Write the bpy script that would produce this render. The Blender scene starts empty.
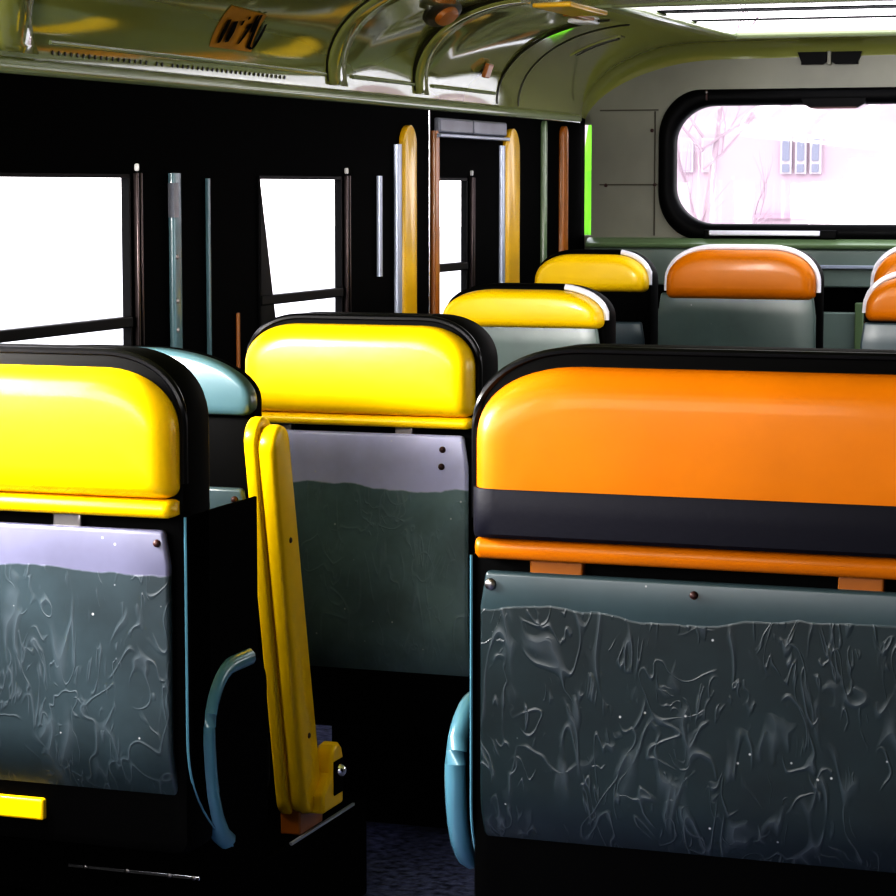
import bpy, bmesh, math, random
from mathutils import Vector, Matrix
random.seed(7)
PI = math.pi
sc = bpy.context.scene
COL = sc.collection

# ------------------------------------------------------------------ materials
def mat(name, color, rough=0.5, metal=0.0, coat=0.0, spec=0.5, bump=0.0, bscale=40.0,
        var=0.0, vscale=6.0, color2=None):
    m = bpy.data.materials.new(name); m.use_nodes = True
    nt = m.node_tree; b = nt.nodes['Principled BSDF']
    b.inputs['Base Color'].default_value = (*color, 1)
    b.inputs['Roughness'].default_value = rough
    b.inputs['Metallic'].default_value = metal
    b.inputs['Coat Weight'].default_value = coat
    b.inputs['Coat Roughness'].default_value = 0.08
    b.inputs['Specular IOR Level'].default_value = spec
    tc = nt.nodes.new('ShaderNodeTexCoord')
    if var > 0 or color2:
        n = nt.nodes.new('ShaderNodeTexNoise'); n.inputs['Scale'].default_value = vscale
        n.inputs['Detail'].default_value = 5
        nt.links.new(tc.outputs['Object'], n.inputs['Vector'])
        mr = nt.nodes.new('ShaderNodeMapRange')
        mr.inputs['From Min'].default_value = 0.35; mr.inputs['From Max'].default_value = 0.7
        nt.links.new(n.outputs['Fac'], mr.inputs['Value'])
        mx = nt.nodes.new('ShaderNodeMix'); mx.data_type = 'RGBA'
        c2 = color2 or tuple(c * (1 - var) for c in color)
        mx.inputs['A'].default_value = (*color, 1); mx.inputs['B'].default_value = (*c2, 1)
        nt.links.new(mr.outputs['Result'], mx.inputs['Factor'])
        nt.links.new(mx.outputs['Result'], b.inputs['Base Color'])
    if bump > 0:
        n = nt.nodes.new('ShaderNodeTexNoise'); n.inputs['Scale'].default_value = bscale
        n.inputs['Detail'].default_value = 4
        nt.links.new(tc.outputs['Object'], n.inputs['Vector'])
        bp = nt.nodes.new('ShaderNodeBump'); bp.inputs['Strength'].default_value = bump
        bp.inputs['Distance'].default_value = 0.004
        nt.links.new(n.outputs['Fac'], bp.inputs['Height'])
        nt.links.new(bp.outputs['Normal'], b.inputs['Normal'])
    return m

def panel_mat(name, upper, lower, zb, wav, scr=1.0, seed=0.0, rough=0.35):
    """grey seat panel: smooth film on top with reflected light in its colour, wavy edge, scratched and peeling paint below"""
    m = bpy.data.materials.new(name); m.use_nodes = True
    nt = m.node_tree; N = nt.nodes; L = nt.links
    b = N['Principled BSDF']
    tc = N.new('ShaderNodeTexCoord'); sep = N.new('ShaderNodeSeparateXYZ')
    off = N.new('ShaderNodeVectorMath'); off.operation = 'ADD'; off.inputs[1].default_value = (seed, 0, 0)
    L.new(tc.outputs['Object'], off.inputs[0])
    L.new(tc.outputs['Object'], sep.inputs[0])
    def noise(scale, detail=3, rough=.5, dist=0, sc=(1, 1, 1)):
        mp = N.new('ShaderNodeMapping'); mp.inputs['Scale'].default_value = sc
        L.new(off.outputs[0], mp.inputs['Vector'])
        n = N.new('ShaderNodeTexNoise'); n.inputs['Scale'].default_value = scale
        n.inputs['Detail'].default_value = detail; n.inputs['Roughness'].default_value = rough
        n.inputs['Distortion'].default_value = dist
        L.new(mp.outputs[0], n.inputs['Vector']); return n
    def mth(op, a, bb, clamp=False):
        k = N.new('ShaderNodeMath'); k.operation = op; k.use_clamp = clamp
        for i, v in ((0, a), (1, bb)):
            if v is None: continue
            if isinstance(v, (int, float)): k.inputs[i].default_value = v
            else: L.new(v, k.inputs[i])
        return k.outputs[0]
    def rng(v, a, c, lo=0.0, hi=1.0):
        r = N.new('ShaderNodeMapRange'); r.inputs['From Min'].default_value = a; r.inputs['From Max'].default_value = c
        r.inputs['To Min'].default_value = lo; r.inputs['To Max'].default_value = hi
        L.new(v, r.inputs['Value']); return r.outputs['Result']
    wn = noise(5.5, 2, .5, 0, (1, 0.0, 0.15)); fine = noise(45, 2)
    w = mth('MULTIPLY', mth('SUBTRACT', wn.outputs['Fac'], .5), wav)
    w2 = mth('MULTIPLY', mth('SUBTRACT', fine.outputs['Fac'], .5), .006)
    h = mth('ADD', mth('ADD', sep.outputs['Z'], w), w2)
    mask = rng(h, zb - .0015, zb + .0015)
    # curved creases and scratches: the level lines of two noises, broken up by another
    def creases(scale, dist, width, thr, sc=(1, 1, 1)):
        n = noise(scale, 1.0, .4, dist, sc)
        a = mth('ABSOLUTE', mth('SUBTRACT', n.outputs['Fac'], .5), None)
        line = mth('POWER', rng(a, 0.0, width * 2.2, 1.0, 0.0), 1.5)
        br = noise(scale * 1.3, 2, .5, 0, (1.3, 1, .9))
        return mth('MULTIPLY', line, rng(br.outputs['Fac'], thr, thr + .08))
    c1 = creases(8, 1.4, .020, .48, (1.7, 1, .55))
    c2 = creases(15, 2.2, .026, .52, (1.5, 1, .6))
    c3 = creases(6, 2.6, .012, .46, (1.5, 1, .8))
    cr = mth('MAXIMUM', mth('MAXIMUM', c1, c2), c3)
    low = mth('SUBTRACT', 1.0, mask)
    cr = mth('MULTIPLY', cr, low)
    # small pale specks
    vo = N.new('ShaderNodeTexVoronoi'); vo.inputs['Scale'].default_value = 55
    L.new(off.outputs[0], vo.inputs['Vector'])
    sp = mth('MULTIPLY', rng(vo.outputs['Distance'], .05, .13, 1.0, 0.0), None or 1.0)
    spc = N.new('ShaderNodeSeparateColor'); L.new(vo.outputs['Color'], spc.inputs[0])
    sp = mth('MULTIPLY', sp, mth('GREATER_THAN', spc.outputs[0], .88))
    big = noise(7, 4, .6)
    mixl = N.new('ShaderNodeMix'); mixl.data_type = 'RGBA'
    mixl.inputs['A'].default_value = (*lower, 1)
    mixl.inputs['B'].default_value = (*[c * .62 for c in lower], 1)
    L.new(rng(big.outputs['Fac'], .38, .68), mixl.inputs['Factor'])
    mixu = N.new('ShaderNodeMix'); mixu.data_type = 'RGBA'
    mixu.inputs['A'].default_value = (*upper, 1)  # film colour with lavender reflected light put into it
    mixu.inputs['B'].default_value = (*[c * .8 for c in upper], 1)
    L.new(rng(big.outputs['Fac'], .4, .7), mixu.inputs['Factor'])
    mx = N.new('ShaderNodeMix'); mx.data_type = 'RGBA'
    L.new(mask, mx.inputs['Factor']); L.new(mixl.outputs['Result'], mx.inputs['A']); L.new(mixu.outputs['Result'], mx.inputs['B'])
    # worn paler scratch colour on some crease lines
    mc = N.new('ShaderNodeMix'); mc.data_type = 'RGBA'
    L.new(mth('MULTIPLY', cr, 0.10 * scr), mc.inputs['Factor'])
    L.new(mx.outputs['Result'], mc.inputs['A']); mc.inputs['B'].default_value = (.30, .34, .40, 1)
    ms = N.new('ShaderNodeMix'); ms.data_type = 'RGBA'
    L.new(mth('MULTIPLY', sp, .75), ms.inputs['Factor'])
    L.new(mc.outputs['Result'], ms.inputs['A']); ms.inputs['B'].default_value = (.6, .6, .62, 1)
    L.new(ms.outputs['Result'], b.inputs['Base Color'])
    L.new(rng(mask, 0, 1, rough + .05, rough - .05), b.inputs['Roughness'])
    bp = N.new('ShaderNodeBump'); bp.inputs['Strength'].default_value = .27 * scr; bp.inputs['Distance'].default_value = .004
    hh = mth('ADD', mth('MULTIPLY', cr, 1.0), mth('MULTIPLY', mth('MULTIPLY', big.outputs['Fac'], low), .5))
    L.new(hh, bp.inputs['Height']); L.new(bp.outputs['Normal'], b.inputs['Normal'])
    return m

def glass_mat(name, tint=(1, 1, 1), refl=0.05):
    m = bpy.data.materials.new(name); m.use_nodes = True
    nt = m.node_tree; nt.nodes.remove(nt.nodes['Principled BSDF'])
    out = nt.nodes['Material Output']
    t = nt.nodes.new('ShaderNodeBsdfTransparent'); t.inputs[0].default_value = (*tint, 1)
    g = nt.nodes.new('ShaderNodeBsdfGlossy'); g.inputs['Roughness'].default_value = 0.02
    mx = nt.nodes.new('ShaderNodeMixShader'); mx.inputs[0].default_value = refl
    nt.links.new(t.outputs[0], mx.inputs[1]); nt.links.new(g.outputs[0], mx.inputs[2])
    nt.links.new(mx.outputs[0], out.inputs[0])
    return m

M = {}
M['yellow'] = mat('yellow_plastic', (.92, .60, .0015), .34, coat=.12, spec=.3, var=.1, vscale=5, bump=.12, bscale=18)
M['orange'] = mat('dim_yellow_plastic', (.60, .185, .0003), .36, coat=.06, spec=.2, var=.16, vscale=5, bump=.14, bscale=16)  # yellow shell plastic with dimmer, warmer light put into the colour
M['stripe'] = mat('black_band', (.006, .006, .013), .6, spec=.2, bump=.1, bscale=120)
M['black'] = mat('black_vinyl', (.0012, .0012, .0014), .6, spec=.06)
M['rim_black'] = mat('black_rubber_rim', (.002, .002, .003), .3, spec=.2)
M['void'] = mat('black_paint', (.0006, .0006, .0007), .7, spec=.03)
M['teal'] = mat('teal_paint', (.12, .225, .27), .28, coat=.4, var=.2)
M['teal_shell'] = mat('teal_shell_paint', (.06, .115, .135), .3, coat=.4, var=.25)
M['teal_edge'] = mat('blue_teal_edging', (.11, .26, .34), .25, coat=.5)
M['chrome'] = mat('chrome', (.75, .76, .80), .18, metal=1.0)
M['white_metal'] = mat('white_enamel_tube', (.75, .74, .82), .25, coat=.4)
M['steel'] = mat('dull_steel', (.35, .33, .33), .35, metal=1.0)
M['dark_steel'] = mat('dark_steel', (.10, .08, .08), .3, metal=1.0)
M['rust'] = mat('rusty_rivet', (.05, .02, .018), .45, metal=.3)
M['ceil'] = mat('olive_gloss_paint', (.27, .285, .085), .10, coat=1.0, var=.15, vscale=2.0, bump=.03, bscale=6)
_b = M['ceil'].node_tree.nodes['Principled BSDF']; _b.inputs['IOR'].default_value = 1.5; _b.inputs['Coat IOR'].default_value = 1.9
M['ceil_dark'] = mat('dark_seam', (.02, .018, .006), .4)
M['ceil_trim'] = mat('cream_green_moulding', (.26, .30, .17), .2, coat=.6)
M['rearwall'] = mat('drab_grey_paint', (.21, .21, .165), .4, var=.25, vscale=3.5, bump=.1, bscale=12)
M['rear_seam'] = mat('dark_panel_seam', (.05, .045, .03), .6)
M['ledge'] = mat('green_ledge_paint', (.16, .23, .12), .3, coat=.3)
M['lowrear'] = mat('sage_metal', (.22, .28, .25), .3, coat=.4, var=.3, vscale=3)
M['floor'] = mat('navy_rubber_floor', (.20, .22, .42), .35, spec=.5, bump=1, bscale=60, color2=(.012, .014, .04), vscale=55)
M['glass'] = glass_mat('window_glass')
M['gasket'] = mat('black_rubber_gasket', (.0015, .0015, .002), .5, spec=.12)
M['sticker'] = mat('orange_sticker', (.42, .20, .012), .5, var=.3, vscale=9)
M['ink'] = mat('black_ink', (.003, .002, .0015), .7, spec=.05)
M['post_y'] = mat('yellow_post_paint', (.85, .50, .003), .3, coat=.3, var=.25, vscale=7)
M['post_o'] = mat('brown_orange_post_paint', (.42, .14, .01), .35, coat=.3, var=.3, vscale=7)
M['silver'] = mat('blue_grey_metal', (.42, .46, .56), .3, metal=.3)
M['grey_panel'] = mat('grey_vent_metal', (.24, .25, .30), .35, var=.3, vscale=9)
M['brick'] = mat('pale_pink_render', (.44, .345, .39), .9, var=.12, vscale=.25)
M['brick2'] = mat('pale_rose_band', (.40, .28, .33), .9, var=.1, vscale=.3)
M['pane_far'] = mat('pale_blue_window', (.20, .21, .27), .3)
M['bark'] = mat('pale_bark', (.34, .265, .30), .9)
M['hedge'] = mat('bright_green_leaves', (.16, .55, .01), .7, var=.5, vscale=6)
M['ground'] = mat('pale_concrete_ground', (.6, .59, .6), .9, var=.08, vscale=.3)
M['white_paint'] = mat('white_paint', (.75, .74, .74), .4)
M['far_white'] = mat('pale_window_surround', (.48, .44, .47), .8)
M['skin'] = mat('bus_outer_paint', (.05, .06, .05), .4)

# ------------------------------------------------------------------ helpers
def link(name, bm, m, parent=None, smooth=True, ang=38, bevel=0, seg=3, solid=0):
    bmesh.ops.recalc_face_normals(bm, faces=bm.faces[:])
    me = bpy.data.meshes.new(name); bm.to_mesh(me); bm.free()
    me.materials.append(m)
    if smooth:
        me.shade_smooth(); me.set_sharp_from_angle(angle=math.radians(ang))
    o = bpy.data.objects.new(name, me); COL.objects.link(o)
    if parent: o.parent = parent
    if solid:
        s = o.modifiers.new('thickness', 'SOLIDIFY'); s.thickness = solid; s.offset = 0
    if bevel:
        b = o.modifiers.new('bevel', 'BEVEL'); b.width = bevel; b.segments = seg
        b.limit_method = 'ANGLE'; b.angle_limit = math.radians(50)
    return o

def tag(o, label=None, cat=None, group=None, kind=None):
    if label: o['label'] = label
    if cat: o['category'] = cat
    if group: o['group'] = group
    if kind: o['kind'] = kind
    return o

def empty(name, loc=(0, 0, 0), label=None, cat=None, group=None, kind=None):
    o = bpy.data.objects.new(name, None); COL.objects.link(o); o.location = loc
    o.empty_display_size = .1
    return tag(o, label, cat, group, kind)

def box(bm, x0, x1, y0, y1, z0, z1):
    vs = [bm.verts.new(p) for p in ((x0, y0, z0), (x1, y0, z0), (x1, y1, z0), (x0, y1, z0),
                                    (x0, y0, z1), (x1, y0, z1), (x1, y1, z1), (x0, y1, z1))]
    for f in ((0, 3, 2, 1), (4, 5, 6, 7), (0, 1, 5, 4), (1, 2, 6, 5), (2, 3, 7, 6), (3, 0, 4, 7)):
        bm.faces.new([vs[i] for i in f])

def boxes(*bs):
    bm = bmesh.new()
    for b in bs: box(bm, *b)
    return bm

def rings(bm, loops, cap0=True, cap1=True, closed=True):
    R = [[bm.verts.new(p) for p in lp] for lp in loops]
    n = len(R[0])
    for a, b in zip(R, R[1:]):
        for i in range(n if closed else n - 1):
            j = (i + 1) % n
            bm.faces.new((a[i], a[j], b[j], b[i]))
    if cap0: bm.faces.new(R[0][::-1])
    if cap1: bm.faces.new(R[-1])
    return R

def tube(bm, pts, r, n=8):
    P = [Vector(p) for p in pts]; loops = []
    up = Vector((.13, .31, .94)).normalized()
    for i, p in enumerate(P):
        d = (P[min(i + 1, len(P) - 1)] - P[max(i - 1, 0)]).normalized()
        u = d.cross(up)
        if u.length < .05: u = d.cross(Vector((1, 0, 0)))
        u.normalize(); v = d.cross(u)
        rr = r[i] if isinstance(r, (list, tuple)) else r
        loops.append([p + (u * math.cos(2 * PI * k / n) + v * math.sin(2 * PI * k / n)) * rr for k in range(n)])
    rings(bm, loops)

def dome(bm, c, axis, r, h, n=12):
    """low domed rivet head with its base at c pointing along axis"""
    a = Vector(axis).normalized(); u = a.orthogonal().normalized(); v = a.cross(u); c = Vector(c)
    loops = [[c + (u * math.cos(2 * PI * k / n) + v * math.sin(2 * PI * k / n)) * r * f + a * h * g for k in range(n)]
             for f, g in ((1, 0), (.97, .35), (.8, .7), (.5, .93), (.2, 1))]
    rings(bm, loops)

def outline(x0, x1, z0, z1, rx, rz, rb, n=14, ex=2.0):
    """closed outline in (x,z): big soft top corners, small bottom corners"""
    pts = []
    def corner(cx, cz, ax, az, a0):
        for k in range(n + 1):
            a = a0 + PI / 2 * k / n
            c, s = math.cos(a), math.sin(a)
            pts.append((cx + ax * math.copysign(abs(c) ** (2 / ex), c), cz + az * math.copysign(abs(s) ** (2 / ex), s)))
    corner(x1 - rb, z0 + rb, rb, rb, -PI / 2)
    corner(x1 - rx, z1 - rz, rx, rz, 0)
    corner(x0 + rx, z1 - rz, rx, rz, PI / 2)
    corner(x0 + rb, z0 + rb, rb, rb, PI)
    return pts

def inset(pts, d, x0, x1, z0, z1):
    cx, cz = (x0 + x1) / 2, (z0 + z1) / 2
    sx, sz = 1 - 2 * d / (x1 - x0), 1 - 2 * d / (z1 - z0)
    return [(cx + (x - cx) * sx, cz + (z - cz) * sz) for x, z in pts]

def pillow(bm, pts, ext, prof):
    """stack of inset outlines: prof = [(inset, y)...]"""
    rings(bm, [[(x, y, z) for x, z in inset(pts, d, *ext)] for d, y in prof])

# ------------------------------------------------------------------ seats
def panel_profile(zt, zb, curve):
    """(y,z) from the top of a seat panel down, its foot curling forward under the seat"""
    pts = []
    zk = zb + (zt - zb) * .38
    for k in range(6): pts.append((0, zt + (zk - zt) * k / 6))
    for k in range(11):
        a = k / 10
        pts.append((curve * a ** 2.2, zk + (zb - zk) * a))
    return pts

def make_seat(X0, Y, w, top, shell, panel, label, group=None, style='yellow', lip=None,
              pmat=None, depth=.16, rim='black', stripe=None, band=None, rivets=(), foot=0.0,
              panel_x=None, trim_sides=(1,), plate_side=None, curve=.13, rx=.13, rz=.085, cushion=.36,
              rim_arc=(0.0, 1.0), rim_out=.009, ex=2.2, soft=1.0, pedy=.13, edge=None, ped=(.04, .96), cush=(0, 0), name='bus_seat'):
    """X0 left edge, Y rear plane; heights above the floor"""
    root = empty(name, (X0, Y, foot), label, 'seat', group)
    f = foot
    z = lambda v: v - f
    sm = M['teal_shell' if style == 'teal' else style]
    mg = rim_out
    # upholstered backrest
    bx0, bx1, bz0, bz1 = -mg, w + mg, z(panel[1]) - .0, z(top)
    op = outline(bx0, bx1, bz0, bz1, rx + mg, rz + mg, .02, ex=ex)
    bm = bmesh.new()
    pillow(bm, op, (bx0, bx1, bz0, bz1), [(.016, .003), (.005, .006), (0, .016), (0, .5 * depth), (0, depth - .03), (.008, depth - .01), (.025, depth)])
    back = link('backrest', bm, M['black'], root)
    # rim round the rear edge of the backrest
    top_pts = [(x, zz) for x, zz in inset(op, .004, bx0, bx1, bz0, bz1) if zz > z(shell[0]) - .02]
    i0, i1 = int(len(top_pts) * rim_arc[0]), max(2, int(len(top_pts) * rim_arc[1]))
    bm = bmesh.new()
    path = top_pts[i0:i1]
    if rim_arc[0] < .2: path = [(path[0][0], z(shell[0]) + .02)] + path
    if rim_arc[1] > .8: path = path + [(path[-1][0], z(shell[0]) + .02)]
    tube(bm, [(x, .008, zz) for x, zz in path], 0.008 if rim != 'black' else (.002 if style == 'teal' else .006))
    rm = link('rim', bm, M['rim_black'] if rim == 'black' else M['white_metal'], back)
    if rim != 'black': rm['label'] = 'white enamelled metal rim tube'
    # moulded head shell
    ext = (0, w, z(shell[0]), z(shell[1]))
    sp = outline(*ext, rx, rz, .018, ex=ex)
    bm = bmesh.new()
    t = .05 if style != 'teal' else .02
    if style == 'teal':
        prof = [(0, .01), (0, -.010), (.003, -.016), (.009, -.019), (.016, -.020)]
    else:
        prof = [(0, .01), (0, -.25 * t), (.003, -.52 * t), (.009, -.76 * t), (.018, -.91 * t), (.030, -.98 * t), (.042, -t), (.075, -1.01 * t)]
        mi = min((ext[3] - ext[2]), w) * .42
        prof = [(d * soft, y) for d, y in prof]
        prof = [(min(d, mi * d / (.075 * soft)), y) for d, y in prof]
    pillow(bm, sp, ext, prof)
    sh = link('head_shell', bm, sm, root, ang=60)
    if style == 'teal': sh['label'] = 'teal painted shell'
    if stripe:
        # the flat band across the foot of the shell
        z0, z1 = z(stripe[0]), z(stripe[1])
        bm = bmesh.new()
        prof = [(0.0005, -.001), (.001, -.5 * t), (.008, -.8 * t), (.02, -1.0 * t), (.04, -1.06 * t), (w / 2, -1.08 * t)]
        def row(zz, k):
            r = [(d - .002, y * k) for d, y in prof]
            return [(x, y, zz) for x, y in r] + [(w - x, y, zz) for x, y in r[::-1]]
        rings(bm, [row(z0, .86), row(z0 + .006, 1.0), row((z0 + z1) / 2, 1.03), row(z1 - .003, 1.02), row(z1, .98)], closed=True)
        st = link('stripe', bm, M['stripe'], sh); st['label'] = 'matt black band along the foot of the shell'
    if lip:
        z0, z1 = z(lip[0]), z(lip[1]); hgt = z1 - z0
        bm = bmesh.new()
        a = [(-.034, z0 + hgt * .5), (-.031, z0 + hgt * .15), (-.024, z0), (.012, z0), (.012, z1), (-.024, z1), (-.031, z0 + hgt * .85)]
        rings(bm, [[(x, y * s + .0, (zz - (z0 + z1) / 2) * s + (z0 + z1) / 2) for y, zz in a]
                   for x, s in ((.001, .75), (.006, .97), (.012, 1), (w - .012, 1), (w - .006, .97), (w - .001, .75))])
        link('shell_lip', bm, sm, sh, ang=50)
        # a bracket seen in the gap under the lip
        for b0, b1 in ((.1, .2), (.66, .74)):
            bm = boxes((w * b0, w * b1, -.012, .01, z(panel[0]) - .004, z0 + .002))
            link('bracket', bm, M['post_o'] if style == 'orange' else M['steel'], sh, bevel=.003)
    # panel
    px0, px1 = panel_x if panel_x else (.004, w - .008)
    pp = panel_profile(z(panel[0]), z(panel[1]), curve)
    bm = bmesh.new(); nx = 8
    G = [[bm.verts.new((px0 + (px1 - px0) * i / nx, y - .012, zz)) for i in range(nx + 1)] for y, zz in pp]
    for a, b in zip(G, G[1:]):
        for i in range(nx): bm.faces.new((a[i], a[i + 1], b[i + 1], b[i]))
    # nip the two top corners round
    G[0][0].co.x += .008; G[0][-1].co.x -= .008
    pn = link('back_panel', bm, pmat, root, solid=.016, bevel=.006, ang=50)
    for rxx, rzz, mm in rivets:
        bm = bmesh.new(); dome(bm, (rxx, -.020, z(rzz)), (0, -1, 0), .0085 if mm == 'steel' and w > .5 else .0058, .006)
        link('rivet', bm, M[mm], pn)
    # side edging following the panel
    for s in trim_sides:
        xx = w + mg if s > 0 else -mg
        bm = bmesh.new()
        eb, ec = edge if edge else (panel[1] - .06, curve * 1.18)
        prof = [(y + .001, zz) for y, zz in panel_profile(z(lip[0] if lip else panel[0]), z(eb), ec)]
        tube(bm, [(xx, y, zz) for y, zz in prof], .0022, 6)
        link('side_edging', bm, M['teal_edge'], root)
        bm = bmesh.new()
        rings(bm, [[(xx - .004 * s, y, zz) for y, zz in prof] + [(xx - .004 * s, .25, zz) for y, zz in prof[::-1]],
                   [(xx, y, zz) for y, zz in prof] + [(xx, .25, zz) for y, zz in prof[::-1]]])
        link('side_cheek', bm, M['void'], root)
    # cushion and pedestal
    zc = max(.42 - f, .16)
    bm = bmesh.new(); box(bm, cush[0] - .003, w + .003 - cush[1], depth - .02, depth + cushion, zc - .11, zc)
    link('cushion', bm, M['black'], root, bevel=.03, seg=4)
    bm = boxes((w * ped[0], w * ped[1], pedy, pedy + .2, 0, max(zc - .11, .03)))
    link('pedestal', bm, M['void'], root, bevel=.004)
    # rounded plate at the side of the cushion
    if plate_side:
        s, px, y0, zt, zb = plate_side
        pts = []
        y1 = y0 + .20
        r = .085
        for k in range(9):
            a = PI - PI / 2 * k / 8; pts.append((y0 + r + r * math.cos(a), z(zt) - r * 1.1 + r * 1.1 * math.sin(a)))
        for k in range(7):
            a = PI / 2 - PI / 2 * k / 6; pts.append((y1 - .05 + .05 * math.cos(a), z(zt) - .05 + .05 * math.sin(a)))
        pts.append((y1, z(zb)))
        pts.append((y0 + .07, z(zb)))
        hh = (zt - .0935) - zb
        for q, dy in ((.10, .046), (.28, .026), (.5, .012), (.75, .004)): pts.append((y0 + dy, z(zb) + hh * q))
        bm = bmesh.new()
        rings(bm, [[(px - X0 - .012, y - Y, zz) for y, zz in pts], [(px - X0 + .012, y - Y, zz) for y, zz in pts]])
        pl = link('side_plate', bm, M['void'], root, bevel=.004)
        bm = bmesh.new()
        ed = pts[-5:] + pts[:10]
        tube(bm, [(px - X0, y - Y, zz) for y, zz in ed], .0155, 10)
        link('plate_edging', bm, M['teal_edge'], pl)
    return root

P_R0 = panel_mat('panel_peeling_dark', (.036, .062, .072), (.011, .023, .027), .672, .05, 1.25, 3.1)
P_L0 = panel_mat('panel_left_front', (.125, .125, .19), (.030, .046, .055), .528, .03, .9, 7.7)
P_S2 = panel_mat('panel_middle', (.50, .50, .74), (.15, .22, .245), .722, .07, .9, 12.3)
P_far = panel_mat('panel_far', (.105, .150, .140), (.095, .14, .13), .5, .05, .25, 1.4)
P_dark = panel_mat('panel_far_dark', (.06, .09, .105), (.045, .07, .085), .5, .05, .25, 5.4)

PLINTH = .18
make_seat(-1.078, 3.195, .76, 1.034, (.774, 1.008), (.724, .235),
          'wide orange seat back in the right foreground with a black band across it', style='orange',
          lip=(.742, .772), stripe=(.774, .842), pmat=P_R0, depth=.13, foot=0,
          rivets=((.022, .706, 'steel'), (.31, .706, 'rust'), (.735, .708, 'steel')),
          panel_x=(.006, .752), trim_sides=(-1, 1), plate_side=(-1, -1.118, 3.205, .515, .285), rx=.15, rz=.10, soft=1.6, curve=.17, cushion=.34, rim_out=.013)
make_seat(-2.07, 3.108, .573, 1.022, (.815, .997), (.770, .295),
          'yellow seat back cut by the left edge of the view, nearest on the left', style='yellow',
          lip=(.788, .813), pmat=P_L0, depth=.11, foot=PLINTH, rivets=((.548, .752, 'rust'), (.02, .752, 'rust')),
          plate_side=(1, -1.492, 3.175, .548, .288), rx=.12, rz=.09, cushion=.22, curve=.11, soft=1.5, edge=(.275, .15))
make_seat(-2.09, 3.606, .490, .992, (.885, .991), (.768, .40),
          'teal topped seat back peeking out behind the left foreground yellow seat', style='teal',
          pmat=P_dark, depth=.05, foot=PLINTH, rim_out=.001, rivets=((.34, .974, 'rust'), (.462, .75, 'rust')),
          rx=.19, rz=.082, cushion=.30, ex=2.0, trim_sides=(), cush=(0, .06), ped=(.04, .8))
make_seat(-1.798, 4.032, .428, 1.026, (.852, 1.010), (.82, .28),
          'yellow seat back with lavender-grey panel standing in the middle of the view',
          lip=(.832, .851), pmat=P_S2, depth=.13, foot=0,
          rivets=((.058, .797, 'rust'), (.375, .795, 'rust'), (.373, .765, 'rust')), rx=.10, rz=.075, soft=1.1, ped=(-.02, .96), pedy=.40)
make_seat(-1.932, 5.473, .388, 1.026, (.925, 1.014), (.942, .40),
          'yellow seat back with green-grey panel next behind the middle yellow seat', group=None,
          pmat=P_far, depth=.10, rim='white', rim_arc=(.08, .45), panel_x=(-.004, .382), trim_sides=(), rx=.13, rz=.07,
          rivets=((.12, .93, 'steel'), (.25, .93, 'steel')))
make_seat(-2.06, 6.604, .325, 1.078, (.962, 1.066), (.88, .40),
          'small yellow seat back in the far left corner below the rear wall', pmat=P_dark, depth=.10,
          rim='white', rim_arc=(.1, .45), trim_sides=(), rx=.11, rz=.08, rivets=((.22, .872, 'steel'),))
make_seat(-1.664, 6.54, .408, 1.094, (.95, 1.083), (.965, .40),
          'orange seat back with white rim and green-grey panel under the rear window', style='orange',
          pmat=P_far, depth=.10, rim='white', panel_x=(-.024, .412), trim_sides=(), rx=.13, rz=.09)
make_seat(-1.135, 6.75, .42, 1.10, (.93, 1.087), (.91, .40),
          'far orange seat back at the right edge, the farther of two', style='orange',
          pmat=P_dark, depth=.09, rim='white', trim_sides=(), rx=.13, rz=.10)
make_seat(-1.052, 6.15, .42, 1.045, (.918, 1.032), (.915, .40),
          'lower, nearer orange seat back with blue-grey panel at the right edge', style='orange',
          pmat=P_dark, depth=.09, rim='white', rx=.12, rz=.09, rim_arc=(.4, 1.0), trim_sides=(), panel_x=(-.012, .43))

# ------------------------------------------------------------------ folded armrest
arm = empty('armrest', (-1.552, 3.744, .217), 'upright yellow armrest folded up beside the aisle, before the middle seat', 'armrest')
def capsule_bar(bm, xa, xb, top, bot, r0, r1, e):
    """bar in the YZ plane from top to bottom, rounded ends and softened edges"""
    T, B = Vector(top), Vector(bot); d = (T - B).normalized(); s = Vector((d.y, -d.x))
    pts = []
    for k in range(13):
        a = PI * k / 12; pts.append((T, s * math.cos(a) * r0 + d * math.sin(a) * r0, r0))
    for k in range(13):
        a = PI + PI * k / 12; pts.append((B, s * math.cos(a) * r1 + d * math.sin(a) * r1, r1))
    def lp(x, q):
        return [(x, *(c + o * ((r - q) / r))) for c, o, r in pts]
    rings(bm, [lp(xa, e), lp(xa + e * .3, e * .3), lp(xa + e, 0), lp(xb - e, 0), lp(xb - e * .3, e * .3), lp(xb, e)])
bm = bmesh.new(); capsule_bar(bm, -.034, -.012, (-.181, .634), (-.062, .035), .037, .040, .005)
for v in bm.verts: pass
link('inner_bar', bm, M['yellow'], arm, ang=60)
bm = bmesh.new(); capsule_bar(bm, -.014, .018, (-.178, .624), (-.058, .038), .035, .039, .009)
link('arm_pad', bm, M['yellow'], arm, ang=60)
bm = bmesh.new()
pts = [(-.06, -.002), (.03, -.002), (.03, .080), (.024, .096), (.012, .106), (-.006, .104), (-.018, .092), (-.024, .06), (-.06, .03)]
rings(bm, [[(.004, y, zz) for y, zz in pts], [(.036, y, zz) for y, zz in pts]])
brk = link('hinge_bracket', bm, M['yellow'], arm, bevel=.006)
bm = boxes((.0355, .0385, -.016, .024, .02, .078)); pl = link('hinge_plate', bm, M['void'], brk, bevel=.002)
bm = bmesh.new(); dome(bm, (.0385, .004, .060), (1, 0, 0), .0115, .012)
link('bolt', bm, M['chrome'], brk)
bm = boxes((-.034, .002, -.08, .02, -.0355, .02)); link('foot_block', bm, M['post_o'], arm, bevel=.003)
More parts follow.
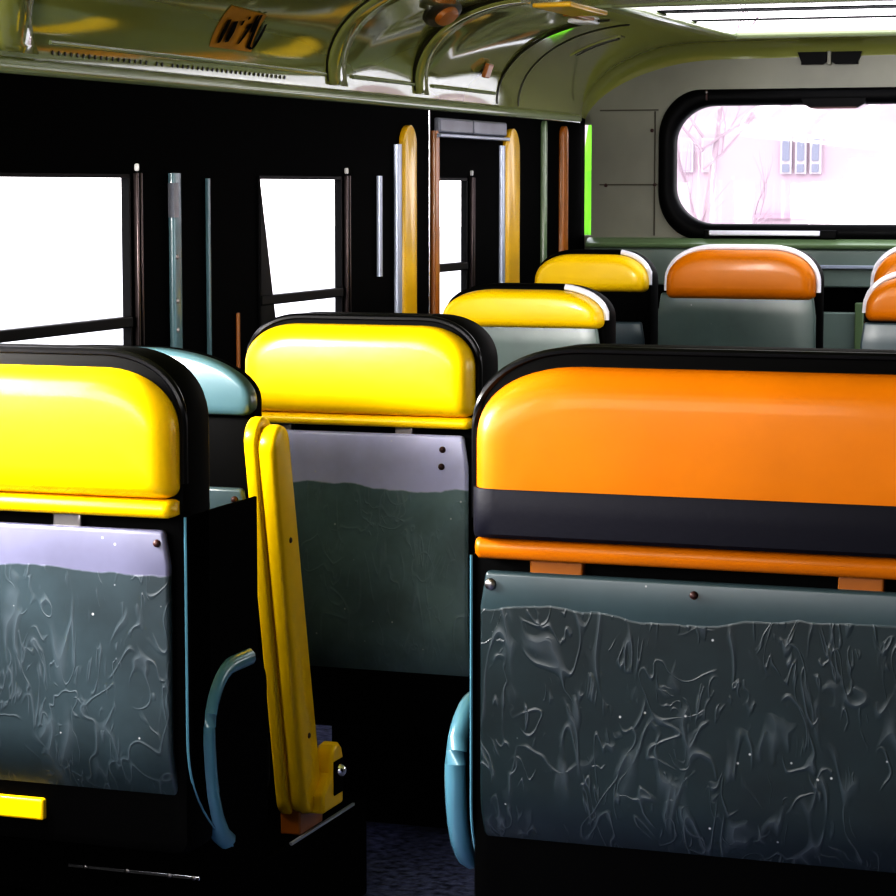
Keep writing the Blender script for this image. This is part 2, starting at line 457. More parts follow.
for yy, zz in ((-.078, .135), (-.15, .47)):
    bm = bmesh.new(); dome(bm, (.0175, yy, zz), (1, 0, 0), .005, .003); link('screw', bm, M['rust'], arm)

# ------------------------------------------------------------------ the bus body
XL, XR, YF, YR = -2.2, .35, -1.3, 7.56
CZ0 = 1.471
XC = (XL + XR) / 2
def roof_profile():
    p = []
    for k in range(15):
        a = PI / 2 * k / 14; p.append((XL + .40 - .40 * math.cos(a), CZ0 + .23 * math.sin(a)))
    for k in range(1, 8):
        t = k / 8; x = XL + .40 + (XC - XL - .40) * t; p.append((x, CZ0 + .23 + .008 * math.sin(PI / 2 * t)))
    full = p + [(XC, CZ0 + .238)] + [(2 * XC - x, zz) for x, zz in p[::-1]]
    return full
RP = roof_profile()
def cove(Y, adeg, off=0.0):
    a = math.radians(adeg)
    return Vector((XL + .40 - (.40 - off) * math.cos(a), Y, CZ0 + (.23 - off) * math.sin(a)))

HX0, HX1, HY0, HY1 = -1.66, -.19, 6.02, 7.40
ys = sorted(set([YF + (5.5 - YF) * k / 20 for k in range(21)] + [5.5 + .49 * k / 10 for k in range(11)] + [6.02, 6.07] + [6.07 + .585 * k / 10 for k in range(11)] + [6.853, 7.40, 7.50]))
def sag(i, y):                              # the pressed roof panels dish outward between the ribs
    for a, b in ((5.5, 5.99), (6.07, 6.655)):
        if a < y < b:
            q = i / 14 if i <= 14 else (len(RP) - 1 - i) / 14
            return .014 * math.sin(PI * (y - a) / (b - a)) * (max(0, math.sin(PI * q)) if 0 <= q <= 1 else 0)
    return 0
rows = [[(x - (.9 if i < 18 else -.9) * sag(i, y), y, zz + .5 * sag(i, y)) for i, (x, zz) in enumerate(RP)] for y in ys]
for k in range(1, 9):                       # the roof rounds down into the rear wall
    a = PI / 2 * k / 8; s = .06 * (1 - math.cos(a)); y = 7.50 + .06 * math.sin(a)
    rows.append([(XC + (x - XC) * (1 - s / 1.275 * .95 * min(1, (zz - CZ0) / .2)), y, zz - s * (zz - 1.45) / .28) for x, zz in RP])
bm = bmesh.new()
V = [[bm.verts.new(p) for p in r] for r in rows]
for r0, r1 in zip(V, V[1:]):
    for i in range(len(r0) - 1):
        xm = (r0[i].co.x + r0[i + 1].co.x) / 2; ym = (r0[i].co.y + r1[i].co.y) / 2
        if HX0 < xm < HX1 and HY0 < ym < HY1 and abs(xm - XC) < .8: continue
        bm.faces.new((r0[i], r0[i + 1], r1[i + 1], r1[i]))
ceiling = tag(link('ceiling', bm, M['ceil'], ang=70), kind='structure')
hx = sorted({round(x, 4) for x, zz in RP})
hin = [x for i, x in enumerate(hx[:-1]) if HX0 < (x + hx[i + 1]) / 2 < HX1]
hx0 = hin[0]; hx1 = [x for x in hx if x > hin[-1]][0]

def arc_band(Y0, Y1, a0, a1, off, m, name, parent=ceiling, slope=0.0):
    bm = bmesh.new(); n = 20; lo = []
    for k in range(n + 1):
        a = a0 + (a1 - a0) * k / n; sh = slope * k / n
        lo.append([cove(Y0 - sh, a, -.004), cove(Y0 - sh, a, off * .6), cove(Y0 - sh + .008, a, off), cove(Y1 - sh - .008, a, off), cove(Y1 - sh, a, off * .6), cove(Y1 - sh, a, -.004)])
    rings(bm, lo)
    return link(name, bm, m, parent, ang=60)
for y0, y1 in ((3.86, 3.99), (5.40, 5.50), (5.99, 6.07)):
    arc_band(y0, y1, 5, 90, .012, M['ceil'], 'roof_rib', slope=.36)
    arc_band(y0 - .014, y0 - .004, 7, 90, .003, M['ceil_dark'], 'seam', slope=.36)
for y0 in (6.655, 6.853):
    arc_band(y0, y0 + .012, 4, 88, .0025, M['ceil_dark'], 'seam', slope=.19)
# raised edge along the foot of the cove
for y0, y1 in ((4.03, 5.36), (5.53, 5.96), (6.1, 6.62)):
    bm = bmesh.new(); tube(bm, [cove(y0 + (y1 - y0) * k / 6, 11, .002) for k in range(7)], .0045)
    link('panel_edge', bm, M['ceil_trim'], ceiling)
bm = bmesh.new()
for k in range(46):
    y = 4.05 + k * .024; c = cove(y, 6.5, .0015); n = Vector((1, 0, -.1))
    if random.random() < .93:
        dome(bm, c, n, .0045, .0015, 6)
link('perforation', bm, M['ceil_dark'], ceiling, smooth=False)
# moulding along the top of the left wall
bm = bmesh.new()
pr = [(XL - .01, 1.452), (XL + .014, 1.452), (XL + .022, 1.460), (XL + .020, 1.472), (XL + .008, 1.482), (XL - .01, 1.486)]
rings(bm, [[(x, y, zz) for x, zz in pr] for y in (YF, 1, 3, 5, 7.45)])
tag(link('trim_1', bm, M['ceil_trim'], ang=60), kind='structure')
# slot on the ceiling near the rear
o = empty('ceiling_slot_vent', cove(7.0, 60, .0), 'narrow dark slot vent high on the ceiling curve near the rear', 'vent')
bm = bmesh.new()
c0 = o.location
rings(bm, [[tuple(cove(6.985, a, q) - c0) for q in (-.002, .006)] + [tuple(cove(7.012, a, q) - c0) for q in (.006, -.002)] for a in (48, 54, 60, 66, 70)])
link('slot', bm, M['ceil_dark'], o, smooth=False)
bm = bmesh.new()
rings(bm, [[tuple(cove(6.975, a, q) - c0) for q in (-.002, .003)] + [tuple(cove(7.022, a, q) - c0) for q in (.003, -.002)] for a in (46, 54, 60, 66, 72)])
link('surround', bm, M['ceil'], o, smooth=False)
# small fittings on the ceiling
o = empty('ceiling_lamp', cove(5.62, 61, 0), 'small dark oval ceiling lamp fitting at the top of the curved ceiling', 'lamp')
nrm = (Vector((XL + .4, 5.62, CZ0)) - cove(5.62, 61)).normalized()
def disc(bm, c, ax, ru, rv, h, u):
    a = Vector(ax).normalized(); u = Vector(u); u = (u - a * u.dot(a)).normalized(); v = a.cross(u)
    rings(bm, [[Vector(c) + u * math.cos(2 * PI * k / 24) * ru * f + v * math.sin(2 * PI * k / 24) * rv * f + a * h * g for k in range(24)] for f, g in ((1, -.2), (1, .5), (.9, 1), (.5, 1.15))])
bm = bmesh.new(); disc(bm, (0, 0, 0), nrm, .10, .045, .012, (0, 1, 0)); link('lamp_base', bm, M['ceil_dark'], o)
bm = bmesh.new(); disc(bm, nrm * .012, nrm, .055, .028, .012, (0, 1, 0)); link('lamp_lens', bm, M['post_o'], o)
o = empty('ceiling_bracket', (-1.80, 6.0, 1.701), 'orange ceiling bracket with a small white lamp near the ribs', 'bracket')
bm = boxes((-.05, .05, -.12, .22, -.006, .004)); link('orange_plate', bm, M['post_y'], o, bevel=.004)
bm = boxes((-.115, -.05, .40, .50, -.010, .002)); link('lamp_cover', bm, M['white_paint'], o, bevel=.006)
bm = boxes((-.07, -.04, .21, .41, -.005, .002)); link('arm', bm, M['post_o'], o, bevel=.003)
# small latch on the cove
bm = bmesh.new(); box(bm, -.006, .006, -.022, .022, -.02, .02)
o = link('latch_tab', bm, M['post_o'], bevel=.003); o.location = cove(6.45, 26, .004); o.rotation_euler = (0, math.radians(20), 0)
tag(o, 'tiny brown tab fixed to the ceiling curve beside the rib', 'tab')

# roof hatch
hatch = tag(empty('window_4', (0, 0, 0)), kind='structure')
bm = bmesh.new()
zt = 1.706
fr = .035
for b in ((hx0 - fr, hx0 + .02, HY0 - fr, HY1 + fr), (hx1 - .02, hx1 + fr, HY0 - fr, HY1 + fr)):
    box(bm, b[0], b[1], b[2], b[3], zt - .008, zt + .014)
for b in ((hx0, hx1, HY0 - fr, HY0 + .02), (hx0, hx1, HY1 - .02, HY1 + fr)):
    box(bm, b[0], b[1], b[2], b[3], zt - .006, zt + .014)
link('frame', bm, M['ceil_trim'], hatch, bevel=.012)
bm = boxes((hx0, hx1, 6.45, 6.55, zt + .014, zt + .017), (hx0, hx1, 6.85, 6.90, zt + .014, zt + .017), (-.9, -.86, HY0, HY1, zt + .014, zt + .017))
link('hatch_bar', bm, M['gasket'], hatch, bevel=.006)
bm = boxes((hx0, hx1, HY0, HY1, zt + .018, zt + .020)); link('pane', bm, M['glass'], hatch, smooth=False)

# left wall: rectangles round the openings
ZS, ZH = .88, 1.273
def wall_pieces(opens, X, t, y0=YF, y1=7.56, zs=ZS, zh=ZH):
    bs = []
    xa, xb = (X - t, X) if t > 0 else (X, X - t)
    bs.append((xa, xb, y0, y1, 0, zs)); bs.append((xa, xb, y0, y1, zh, 1.475))
    y = y0
    for a, b in opens:
        bs.append((xa, xb, y, a, zs, zh)); y = b
    bs.append((xa, xb, y, y1, zs, zh))
    return bs
opL = [(-.4, .9), (1.3, 2.3), (2.75, 4.356), (4.985, 5.472), (6.144, 6.396)]
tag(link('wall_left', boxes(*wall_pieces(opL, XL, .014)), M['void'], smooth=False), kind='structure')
opR = [(4.5, 5.7), (6.0, 7.1)]
tag(link('wall_right', boxes(*wall_pieces(opR, XR, -.05, zs=.85, zh=1.33)), M['rearwall'], smooth=False), kind='structure')
def window(n, X, a, b, zs=ZS, zh=ZH, bar=.985, slant=0, sgn=1):
    w = tag(empty('window_%d' % n, (X, a, zs)), kind='structure')
    bm = bmesh.new(); f = .012
    x0, x1 = (-.013, .004) if sgn > 0 else (-.006, .045)
    L = b - a; Hh = zh - zs
    box(bm, x0, x1, 0, L, 0, f); box(bm, x0, x1, 0, L, Hh - f * .3, Hh + .004)
    box(bm, x0, x1, -.002, f * .4, 0, Hh); box(bm, x0, x1, L - f * .4, L + .002, 0, Hh)
    if slant:                                # leaning edge of the blind beside the opening
        k = [(-.0, -.02), (-.0, Hh), (slant * .02, Hh), (slant, -.02)]
        rings(bm, [[(xx, y, zz) for y, zz in k] for xx in (-.02, .004)])
    link('frame', bm, M['gasket'], w, smooth=False)
    if bar:
        bm = bmesh.new(); box(bm, x0 + .002, x1 + .004, 0, L, bar - zs - .011, bar - zs + .011)
        link('glazing_bar', bm, M['gasket'], w, bevel=.003)
    bm = bmesh.new(); box(bm, -.009, -.006, 0.002, L - .002, .002, Hh - .002)
    link('pane', bm, M['glass'], w, smooth=False)
    return w
window(1, XL, *opL[2], bar=.987)
window(2, XL, 4.985, 5.472, bar=1.001, slant=.11)
# leaning black panel that narrows window 2 on its left side
window(3, XL, *opL[4], bar=1.037)
window(6, XL, *opL[0]); window(7, XL, *opL[1])
for i, (a, b) in enumerate(opR): window(8 + i, XR, a, b, zs=.85, zh=1.33, bar=None, sgn=-1)

# window channels, posts and pillar covers on the left wall
def strip(name, y0, y1, z0, z1, dep, m, label, cat, group=None, rtop=.0, curve=0):
    o = empty(name, (XL, (y0 + y1) / 2, z0), label, cat, group)
    h = z1 - z0; w = (y1 - y0) / 2; bm = bmesh.new()
    if rtop:
        n = 10; out = [(-w, 0), (w, 0)] + [(w * math.cos(PI * k / n), h - rtop + rtop * math.sin(PI * k / n)) for k in range(n + 1)]
    else: out = [(-w, 0), (w, 0), (w, h), (-w, h)]
    def q(x, s): return [(x + curve * math.sin(PI * zz / h), y * s, zz) for y, zz in out]
    rings(bm, [q(0.0, 1), q(dep * .6, 1), q(dep * .9, .9), q(dep, .6)])
    link('cover', bm, m, o, ang=50)
    return o
ch = 'window channels on the left wall'
for (y, lab) in ((4.385, 'thin bright metal window channel beside the large left window'),
                 (5.50, 'thin dark metal window channel beside the slanted left window'),
                 (6.43, 'thin metal window channel beside the small third left window')):
    o = empty('window_channel', (XL, y, .9), lab, 'channel', ch)
    bm = bmesh.new(); box(bm, 0, .012, -.012, -.004, 0, .38); box(bm, 0, .012, .006, .012, 0, .38)
    link('rail', bm, M['dark_steel'], o, bevel=.002)
    bm = bmesh.new(); box(bm, 0, .008, -.004, .006, 0, .37); link('groove', bm, M['void'], o)
    bm = bmesh.new(); box(bm, .0, .010, -.004, .003, .383, .398); link('white_gleam', bm, M['white_paint'], o, bevel=.003)  # white block painted as a gleam at the channel top
o = strip('pillar_edge', 4.535, 4.575, .86, 1.28, .012, M['teal'], 'narrow teal pillar strip with screws between first and second left windows', 'pillar')
for zz in (.10, .16, .25):
    bm = bmesh.new(); dome(bm, (.011, -.008, zz), (1, -.3, 0), .006, .003); link('screw', bm, M['steel'], o)
bm = boxes((.0, .0135, -.022, .0, .33, .40)); w_ = link('wear_mark', bm, M['grey_panel'], o); w_['label'] = 'worn grey-brown paint patch'
strip('pillar_edge', 4.712, 4.722, .86, 1.27, .008, M['teal'], 'hairline teal pillar edge right of the screwed teal strip', 'pillar')
strip('pillar_edge', 4.862, 4.872, .86, .98, .006, M['post_o'], 'short orange sliver on the black wall beside the slanted window', 'pillar')
strip('jamb_strip', 5.712, 5.732, 1.03, 1.28, .010, M['silver'], 'thin blue-grey metal strip before the first yellow post', 'strip')
strip('jamb_strip', 5.835, 5.865, .86, 1.36, .012, M['silver'], 'pale metal strip against the left side of the first yellow post', 'strip')
strip('window_post', 5.872, 5.975, .86, 1.41, .014, M['post_y'], 'first yellow window post, left of the chrome edged orange one', 'post', 'posts between the left windows', rtop=.05)
strip('window_post', 6.092, 6.099, .86, 1.452, .003, M['chrome'], 'slim chrome edged window post left of the small third window', 'post', 'posts between the left windows')
strip('window_post', 6.112, 6.148, .86, 1.40, .014, M['post_o'], 'dark orange window post beside the small third window', 'post', 'posts between the left windows')
strip('jamb_strip', 6.685, 6.712, .86, 1.37, .012, M['silver'], 'pale blue metal strip against the left side of the broad round-topped yellow post', 'strip')
strip('window_post', 6.715, 6.85, .86, 1.42, .014, M['post_y'], 'broad round-topped yellow window post right of the small third window', 'post', 'posts between the left windows', rtop=.07)
strip('window_post', 7.085, 7.115, .86, 1.45, .014, M['ledge'], 'slim olive and orange window post, second from the rear corner', 'post', 'posts between the left windows', rtop=.02)
strip('window_post', 7.275, 7.34, .86, 1.44, .014, M['post_o'], 'brown-orange window post nearest the rear corner', 'post', 'posts between the left windows', rtop=.03)
# grey vent panel in the header above the third window
o = empty('vent_panel', (XL, 6.42, 1.395), 'grey-blue ribbed vent panel above the small third left window', 'vent')
bm = boxes((0, .02, -.29, -.02, 0, .04), (0, .02, -.015, .28, 0, .04)); link('plate', bm, M['grey_panel'], o, bevel=.006)
bm = boxes((0, .026, -.30, .29, -.012, -.002)); link('edge', bm, M['silver'], o, bevel=.003)

# rear wall with its round cornered window
rw0, rw1, rz0, rz1 = XL + .022, XR, 0.0, 1.72
wx0, wx1, wz0, wz1 = -1.925, .075, 1.118, 1.525
win_out = outline(wx0, wx1, wz0, wz1, .13, .13, .13)
cx, cz = (wx0 + wx1) / 2, (wz0 + wz1) / 2
outp = []
for x, zz in win_out:
    dx, dz = x - cx, zz - cz
    t = min((((rw1 if dx > 0 else rw0) - cx) / dx) if abs(dx) > 1e-6 else 9e9, (((rz1 if dz > 0 else rz0) - cz) / dz) if abs(dz) > 1e-6 else 9e9)
    outp.append([cx + dx * t, cz + dz * t])
for c in ((rw0, rz0), (rw1, rz0), (rw0, rz1), (rw1, rz1)):
    i = min(range(len(outp)), key=lambda k: (outp[k][0] - c[0]) ** 2 + (outp[k][1] - c[1]) ** 2); outp[i] = list(c)
bm = bmesh.new()
rings(bm, [[(x, YR, zz) for x, zz in win_out], [(x, YR, zz) for x, zz in outp], [(x, YR + .04, zz) for x, zz in outp], [(x, YR + .04, zz) for x, zz in win_out], [(x, YR, zz) for x, zz in win_out]], cap0=False, cap1=False)
bmesh.ops.remove_doubles(bm, verts=bm.verts[:], dist=1e-5)
box(bm, XL - .05, rw0, YR, YR + .04, 0, 1.10); box(bm, XL - .05, rw0, YR, YR + .04, 1.45, 1.72)
rear = tag(link('wall_rear', bm, M['rearwall'], smooth=False), kind='structure')
for b in ((XL + .05, -1.96, 1.258, 1.262), (XL + .05, -1.96, 1.492, 1.496)):
    link('panel_seam', boxes((b[0], b[1], YR - .003, YR + .002, b[2], b[3])), M['rear_seam'], rear, smooth=False)
link('panel_seam', boxes((-1.972, -1.968, YR - .003, YR + .002, 1.10, 1.49)), M['rear_seam'], rear, smooth=False)
for x, zz in ((-1.97, 1.26), (-1.98, 1.43), (-1.945, 1.35), (-2.13, 1.258)):
    bm = bmesh.new(); dome(bm, (x, YR, zz), (0, -1, 0), .006, .004); link('rivet', bm, M['rust'], rear)
wn = tag(empty('window_13', (0, YR, 0)), kind='structure')
bm = bmesh.new()
ins = lambda d: inset(win_out, d, wx0, wx1, wz0, wz1)
rings(bm, [[(x, y, zz) for x, zz in ins(d)] for d, y in ((-.030, .002), (-.030, -.012), (-.022, -.020), (.004, -.020), (.016, -.012), (.020, .0), (.020, .03))], cap0=False, cap1=False)
link('gasket', bm, M['gasket'], wn, ang=60)
bm = bmesh.new(); rings(bm, [[(x, .018, zz) for x, zz in ins(.01)], [(x, .022, zz) for x, zz in ins(.01)]]); link('pane', bm, M['glass'], wn, smooth=False)
# ledge, lower panels
bm = bmesh.new()
pr = [(YR, 1.062), (YR - .05, 1.062), (YR - .056, 1.068), (YR - .056, 1.076), (YR - .03, 1.092), (YR, 1.094)]
rings(bm, [[(x, y, zz) for y, zz in pr] for x in (XL + .02, XC, XR)])
tag(link('trim_2', bm, M['ledge'], ang=50), kind='structure')
o = empty('rear_shelf', (XC, YR, 0), 'sage-grey metal shelf unit built under the rear window ledge', 'shelf')
link('upper_panel', boxes((XL - XC + .03, XR - XC - .02, -.045, -.001, .945, 1.061)), M['lowrear'], o, bevel=.006)
link('dark_slot', boxes((XL - XC + .03, XR - XC - .02, -.02, -.001, .87, .944)), M['void'], o, smooth=False)
link('lower_panel', boxes((XL - XC + .03, XR - XC - .02, -.035, -.001, .02, .869)), M['lowrear'], o, bevel=.006)
link('rail', boxes((.18 - .75, .30, -.056, -.046, 1.002, 1.014)), M['silver'], o, bevel=.003)
link('post', boxes((-.395, -.368, -.06, -.036, .5, .90)), M['ledge'], o, bevel=.004)
# bright bar below the window, double vent above it, small mirror block on the gasket
o = empty('window_bar', (-1.61, YR - .03, 1.108), 'pale metal bar lying under the rear window frame', 'bar')
link('bar', boxes((-.175, .175, -.01, .008, -.006, .010)), M['white_metal'], o, bevel=.004)
for x in (-.17, .195):
    link('end_block', boxes((x - .02, x + .03, -.006, .028, -.014, .012)), M['gasket'], o, bevel=.003)
o = empty('rear_vent', (-1.42, YR, 1.645), 'pair of dark grille vents in the wall above the rear window', 'vent')
for x0, x1 in ((-.098, -.008), (.008, .10)):
    bm = bmesh.new()
    k = [(x0, .020), (x1, .020), (x1 - (.0 if x0 < 0 else .012), -.010), (x1 - .012, -.018), (x0 + .012, -.018), (x0 + (.012 if x0 < 0 else 0), -.010)]
    rings(bm, [[(x, -.012, zz) for x, zz in k], [(x, .02, zz) for x, zz in k]])
    g = link('grille', bm, M['gasket'], o)
link('divider', boxes((-.006, .006, -.014, .01, -.02, .022)), M['rearwall'], o, bevel=.002)
o = empty('window_catch', (-1.40, YR - .02, 1.503), 'dark catch hanging from the top of the rear window frame', 'catch')
bm = bmesh.new(); k = [(-.10, .02), (.10, .02), (.095, .004), (.07, -.010), (-.07, -.010), (-.095, .004)]
rings(bm, [[(x, -.012, zz) for x, zz in k], [(x, .012, zz) for x, zz in k]]); link('catch_body', bm, M['gasket'], o)
link('catch_edge', boxes((-.07, .07, -.014, -.008, -.0115, -.006)), M['rust'], o)
o = empty('window_clip', (-1.80, YR - .02, 1.535), 'tiny brass clip on the top of the rear window frame', 'clip')
link('clip_plate', boxes((-.0025, .0025, -.006, .004, -.014, .016)), M['rust'], o, bevel=.001)
bm = bmesh.new(); dome(bm, (0, -.006, .012), (0, -1, 0), .005, .004); link('clip_screw', bm, M['steel'], o)
# slit window in the rear corner
wn = tag(empty('window_5', (XL, YR, 1.10)), kind='structure')
link('pane', boxes((0, .022, .018, .022, 0, .35)), M['glass'], wn, smooth=False)

# front wall behind the camera with a wide windscreen opening
bm = boxes((XL, XR, YF - .04, YF, 0, .8), (XL, XR, YF - .04, YF, 1.42, 1.72), (XL, XL + .12, YF - .04, YF, .8, 1.42), (XR - .12, XR, YF - .04, YF, .8, 1.42), (XC - .03, XC + .03, YF - .04, YF, .8, 1.42))
tag(link('wall_front', bm, M['rearwall'], smooth=False), kind='structure')
wn = tag(empty('window_14', (XC, YF, .8)), kind='structure')
link('pane', boxes((-1.15, 1.15, -.022, -.018, 0, .62)), M['glass'], wn, smooth=False)

tag(link('floor', boxes((XL - .05, XR + .05, YF - .04, YR + .04, -.05, 0)), M['floor'], smooth=False), kind='structure')
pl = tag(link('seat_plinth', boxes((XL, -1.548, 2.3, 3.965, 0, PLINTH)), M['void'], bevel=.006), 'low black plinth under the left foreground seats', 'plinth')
link('edge_strip', boxes((-1.551, -1.546, 3.62, 3.9, PLINTH - .003, PLINTH + .0015)), M['silver'], pl, smooth=False)
o = empty('metal_strip', (-1.62, 3.238, .225), 'worn bright metal strip low under the left foreground seat', 'strip')
link('strip_plate', boxes((-.13, .09, -.006, .002, .0, .006)), M['chrome'], o, bevel=.001)
for x in (-.1, -.03, .04, .08):
    bm = bmesh.new(); dome(bm, (x, -.006, .003), (0, -1, 0), .004, .002); link('screw', bm, M['steel'], o)
o = empty('foot_bracket', (-1.77, 3.10, PLINTH), 'yellow bracket showing under the left foreground seat panel', 'bracket')
link('bracket_plate', boxes((-.25, .052, .0, .05, .152, .184)), M['yellow'], o, bevel=.004)
link('bracket_leg', boxes((-.22, -.18, .01, .04, 0, .15)), M['void'], o)

# orange sticker with hand lettered strokes on the ceiling curve
st = empty('sticker', cove(4.77, 29, 0), 'orange paper sticker with black handwritten strokes on the curved ceiling', 'sticker')
c0 = st.location.copy()
bm = bmesh.new(); g = []
for j in range(9):
    v = j / 8
    g.append([bm.verts.new(cove((4.636 + .20 * u) * (1 - v) + (4.693 + .214 * u) * v, (41 - 2 * u) * (1 - v) + 18 * v, .002) - c0) for u in [k / 8 for k in range(9)]])
for a, b in zip(g, g[1:]):
    for i in range(8): bm.faces.new((a[i], a[i + 1], b[i + 1], b[i]))
paper = link('paper', bm, M['sticker'], st)
STROKES = [([(4.687, 33.8), (4.708, 27.2), (4.718, 20.8)], .014), ([(4.722, 33.3), (4.743, 27.3), (4.752, 21.8)], .018), ([(4.752, 34.4), (4.762, 31.7)], .010),
 ([(4.759, 37.0), (4.769, 35.4)], .010), ([(4.813, 21.6), (4.815, 25.6), (4.809, 30.1), (4.797, 33.4), (4.799, 30.5), (4.805, 31.8)], .010),
 ([(4.789, 38.3), (4.819, 32.0), (4.834, 28.8)], .009),
 ([(4.801, 39.1), (4.818, 35.1), (4.844, 29.5), (4.863, 23.5), (4.87, 20.8), (4.892, 19.7), (4.897, 21.7), (4.892, 27.4), (4.869, 34.2)], .011),
 ([(4.829, 37.8), (4.836, 39.3)], .008)]
for pts, w in STROKES:
    P = [cove(y, a, .0055) - c0 for y, a in pts]
    bm = bmesh.new(); rows_ = []
    for i, p in enumerate(P):
        d = (P[min(i + 1, len(P) - 1)] - P[max(i - 1, 0)]).normalized()
        a = math.radians(pts[i][1]); nn = Vector((math.cos(a), 0, -math.sin(a)))
        s = Vector((0, w * .75, 0)) * (.7 if i in (0, len(P) - 1) else 1) + Vector((math.sin(a) * .5, 0, math.cos(a))) * .0015
        rows_.append((bm.verts.new(p - s), bm.verts.new(p + s)))
    for a, b in zip(rows_, rows_[1:]): bm.faces.new((a[0], a[1], b[1], b[0]))
    link('ink_stroke', bm, M['ink'], paper, smooth=False)

# ------------------------------------------------------------------ outside
GZ = -.75
tag(link('ground', boxes((-90, 90, -60, 120, GZ - .1, GZ)), M['ground'], smooth=False), kind='structure')
b = empty('building', (-9, 56, GZ), 'pale pink building with blue-grey windows seen through the rear window', 'building')
link('wall', boxes((-8.5, 34, 0, 8, 0, 3.95)), M['brick'], b, smooth=False)
link('cornice', boxes((-8.5, -3.6, -.15, 0, .62, .78), (-3.2, -.3, -.12, 0, 1.30, 1.42)), M['brick2'], b, smooth=False)
link('brick_band', boxes((-8.5, -1.4, -.1, 0, -0.0, .45)), M['brick2'], b, smooth=False)
B_X = -9
def far_window(x, z0, w, h, m):
    o = link('window', boxes((x - .05, x + w + .05, -.12, 0, z0 - .04, z0 + h + .04)), M['far_white'], b, smooth=False)
    link('pane', boxes((x, x + w, -.16, -.10, z0, z0 + h)), m, o, smooth=False)
FW = [(-11.95, 1.86, .26, .36), (-11.95, 2.30, .26, 0.55)]
M['pane_pale'] = mat('very_pale_window', (.36, .31, .37), .5)
for k, m in enumerate((M['pane_far'],) * 3):
    far_window(-2.55 + k * .34, 2.62, .16, .50, m)
    far_window(-2.55 + k * .34, 2.36, .16, .18, m)
for k in range(2): far_window(-4.9 + k * .5, 2.4, .2, .7, M['pane_pale'])
far_window(.1, -.1 + .2, .55, .5, M['pane_far'])
t = empty('bare_tree', (-4.62, 19, GZ), 'pale bare leafless tree standing outside the rear window', 'tree')
bm = bmesh.new()
random.seed(3)
tube(bm, [(-.0, 0, 0), (.02, 0, .7), (.03, 0, 1.25), (.10, .05, 1.9), (.16, .05, 2.4), (.2, .1, 2.9)], [.06, .055, .045, .035, .022, .01], 8)
link('trunk', bm, M['bark'], t)
def twig(p, d, L, r, lvl, bm):
    pts = [p]; q = p.copy(); dd = d.copy()
    for k in range(4):
        dd = (dd + Vector((random.uniform(-.25, .25), random.uniform(-.2, .2), random.uniform(-.05, .25)))).normalized()
        q = q + dd * L / 4; pts.append(q.copy())
    tube(bm, pts, [r, r * .85, r * .7, r * .5, r * .3], 5)
    if lvl > 0:
        for k in range(3):
            s = pts[random.randint(1, 3)]
            twig(s, (dd + Vector((random.uniform(-.9, .9), random.uniform(-.5, .5), random.uniform(-.2, .6)))).normalized(), L * .62, r * .5, lvl - 1, bm)
for k in range(10):
    zz = random.uniform(.9, 2.9); s = -1 if k % 2 else 1
    bm = bmesh.new(); twig(Vector((.06, 0, zz)), Vector((s * random.uniform(.5, 1), random.uniform(-.3, .3), .7)).normalized(), random.uniform(.5, .9), .014, 2, bm)
    link('branch', bm, M['bark'], t)
h = empty('hedge', (-2.72, 9.6, GZ), 'bright green hedge glimpsed through the slit in the rear corner', 'hedge')
bm = bmesh.new(); bmesh.ops.create_icosphere(bm, subdivisions=4, radius=1)
for v in bm.verts:
    k = 1 + .12 * math.sin(v.co.x * 9) * math.sin(v.co.z * 11 + v.co.y * 7)
    v.co = Vector((v.co.x * .22 * k, v.co.y * .22 * k, max(v.co.z * 1.2 * k, -1.0) + 1.0))
link('foliage', bm, M['hedge'], h)

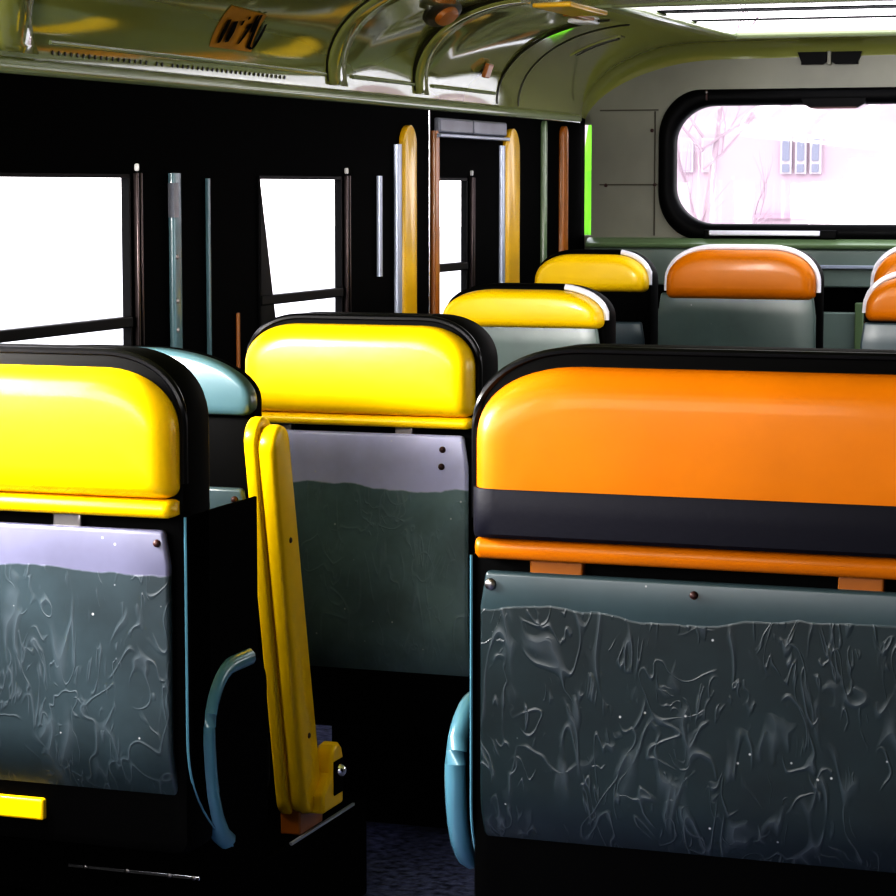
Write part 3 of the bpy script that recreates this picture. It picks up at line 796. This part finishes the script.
# ------------------------------------------------------------------ light
w = bpy.data.worlds.new('sky'); sc.world = w; w.use_nodes = True
nt = w.node_tree; bg = nt.nodes['Background']
tc = nt.nodes.new('ShaderNodeTexCoord'); sp = nt.nodes.new('ShaderNodeSeparateXYZ'); cr = nt.nodes.new('ShaderNodeValToRGB')
nt.links.new(tc.outputs['Generated'], sp.inputs[0]); nt.links.new(sp.outputs['Z'], cr.inputs['Fac']); nt.links.new(cr.outputs[0], bg.inputs['Color'])
cr.color_ramp.elements[0].color = (1.0, .95, .98, 1); cr.color_ramp.elements[1].color = (.86, .90, 1, 1)
bg.inputs['Strength'].default_value = 3.0

def area(name, loc, target, sx, sy, e, col):
    l = bpy.data.lights.new(name, 'AREA'); l.shape = 'RECTANGLE'; l.size = sx; l.size_y = sy; l.energy = e; l.color = col
    o = bpy.data.objects.new(name, l); COL.objects.link(o); o.location = loc
    o.rotation_euler = (Vector(target) - Vector(loc)).to_track_quat('-Z', 'Y').to_euler()
    return o
area('left_added_light', (-2.1, 1.75, 1.28), (-1.3, 3.4, .75), .9, .4, 18, (1, .97, .95))  # key lamp added to strengthen daylight from the left windows
area('aisle_added_light', (-1.5, .3, 1.3), (-1.55, 3.9, .6), .9, .5, 18, (1, .97, .95))  # unseen lamp added over the aisle to brighten armrest and panels
area('left_added_light', (-2.12, 2.75, 1.2), (-1.55, 4.1, .8), .6, .4, 14, (1, .97, .95))  # unseen lamp added to brighten the middle seat
area('left_added_light', (-2.15, 2.93, 1.18), (-1.05, 3.15, .92), .4, .25, 42, (1, .97, .93))  # unseen lamp added to light the wide seat's left flank
area('right_added_light', (.25, 5.0, 1.2), (-1.9, 6.9, 1.6), .9, .4, 9, (1, .97, .95))  # unseen lamp added to brighten the ceiling curve towards the rear
area('rear_added_light', (-1.0, 4.6, 1.66), (-1.4, 6.2, .8), .9, .5, 4, (1, .96, .9))  # unseen overhead lamp added to lift the rear seats

# ------------------------------------------------------------------ camera
cam = bpy.data.cameras.new('camera'); co = bpy.data.objects.new('camera', cam); COL.objects.link(co)
co.location = (0, 0, 1.25)
co.rotation_euler = (math.radians(90 - 6.06), 0, math.radians(19.4))
cam.sensor_width = 36; cam.sensor_fit = 'HORIZONTAL'; cam.lens = 2450 / 896 * 36; cam.clip_start = .02; cam.clip_end = 500
sc.camera = co
sc.view_settings.view_transform = 'Standard'
sc.view_settings.look = 'High Contrast'
sc.view_settings.exposure = 0.0
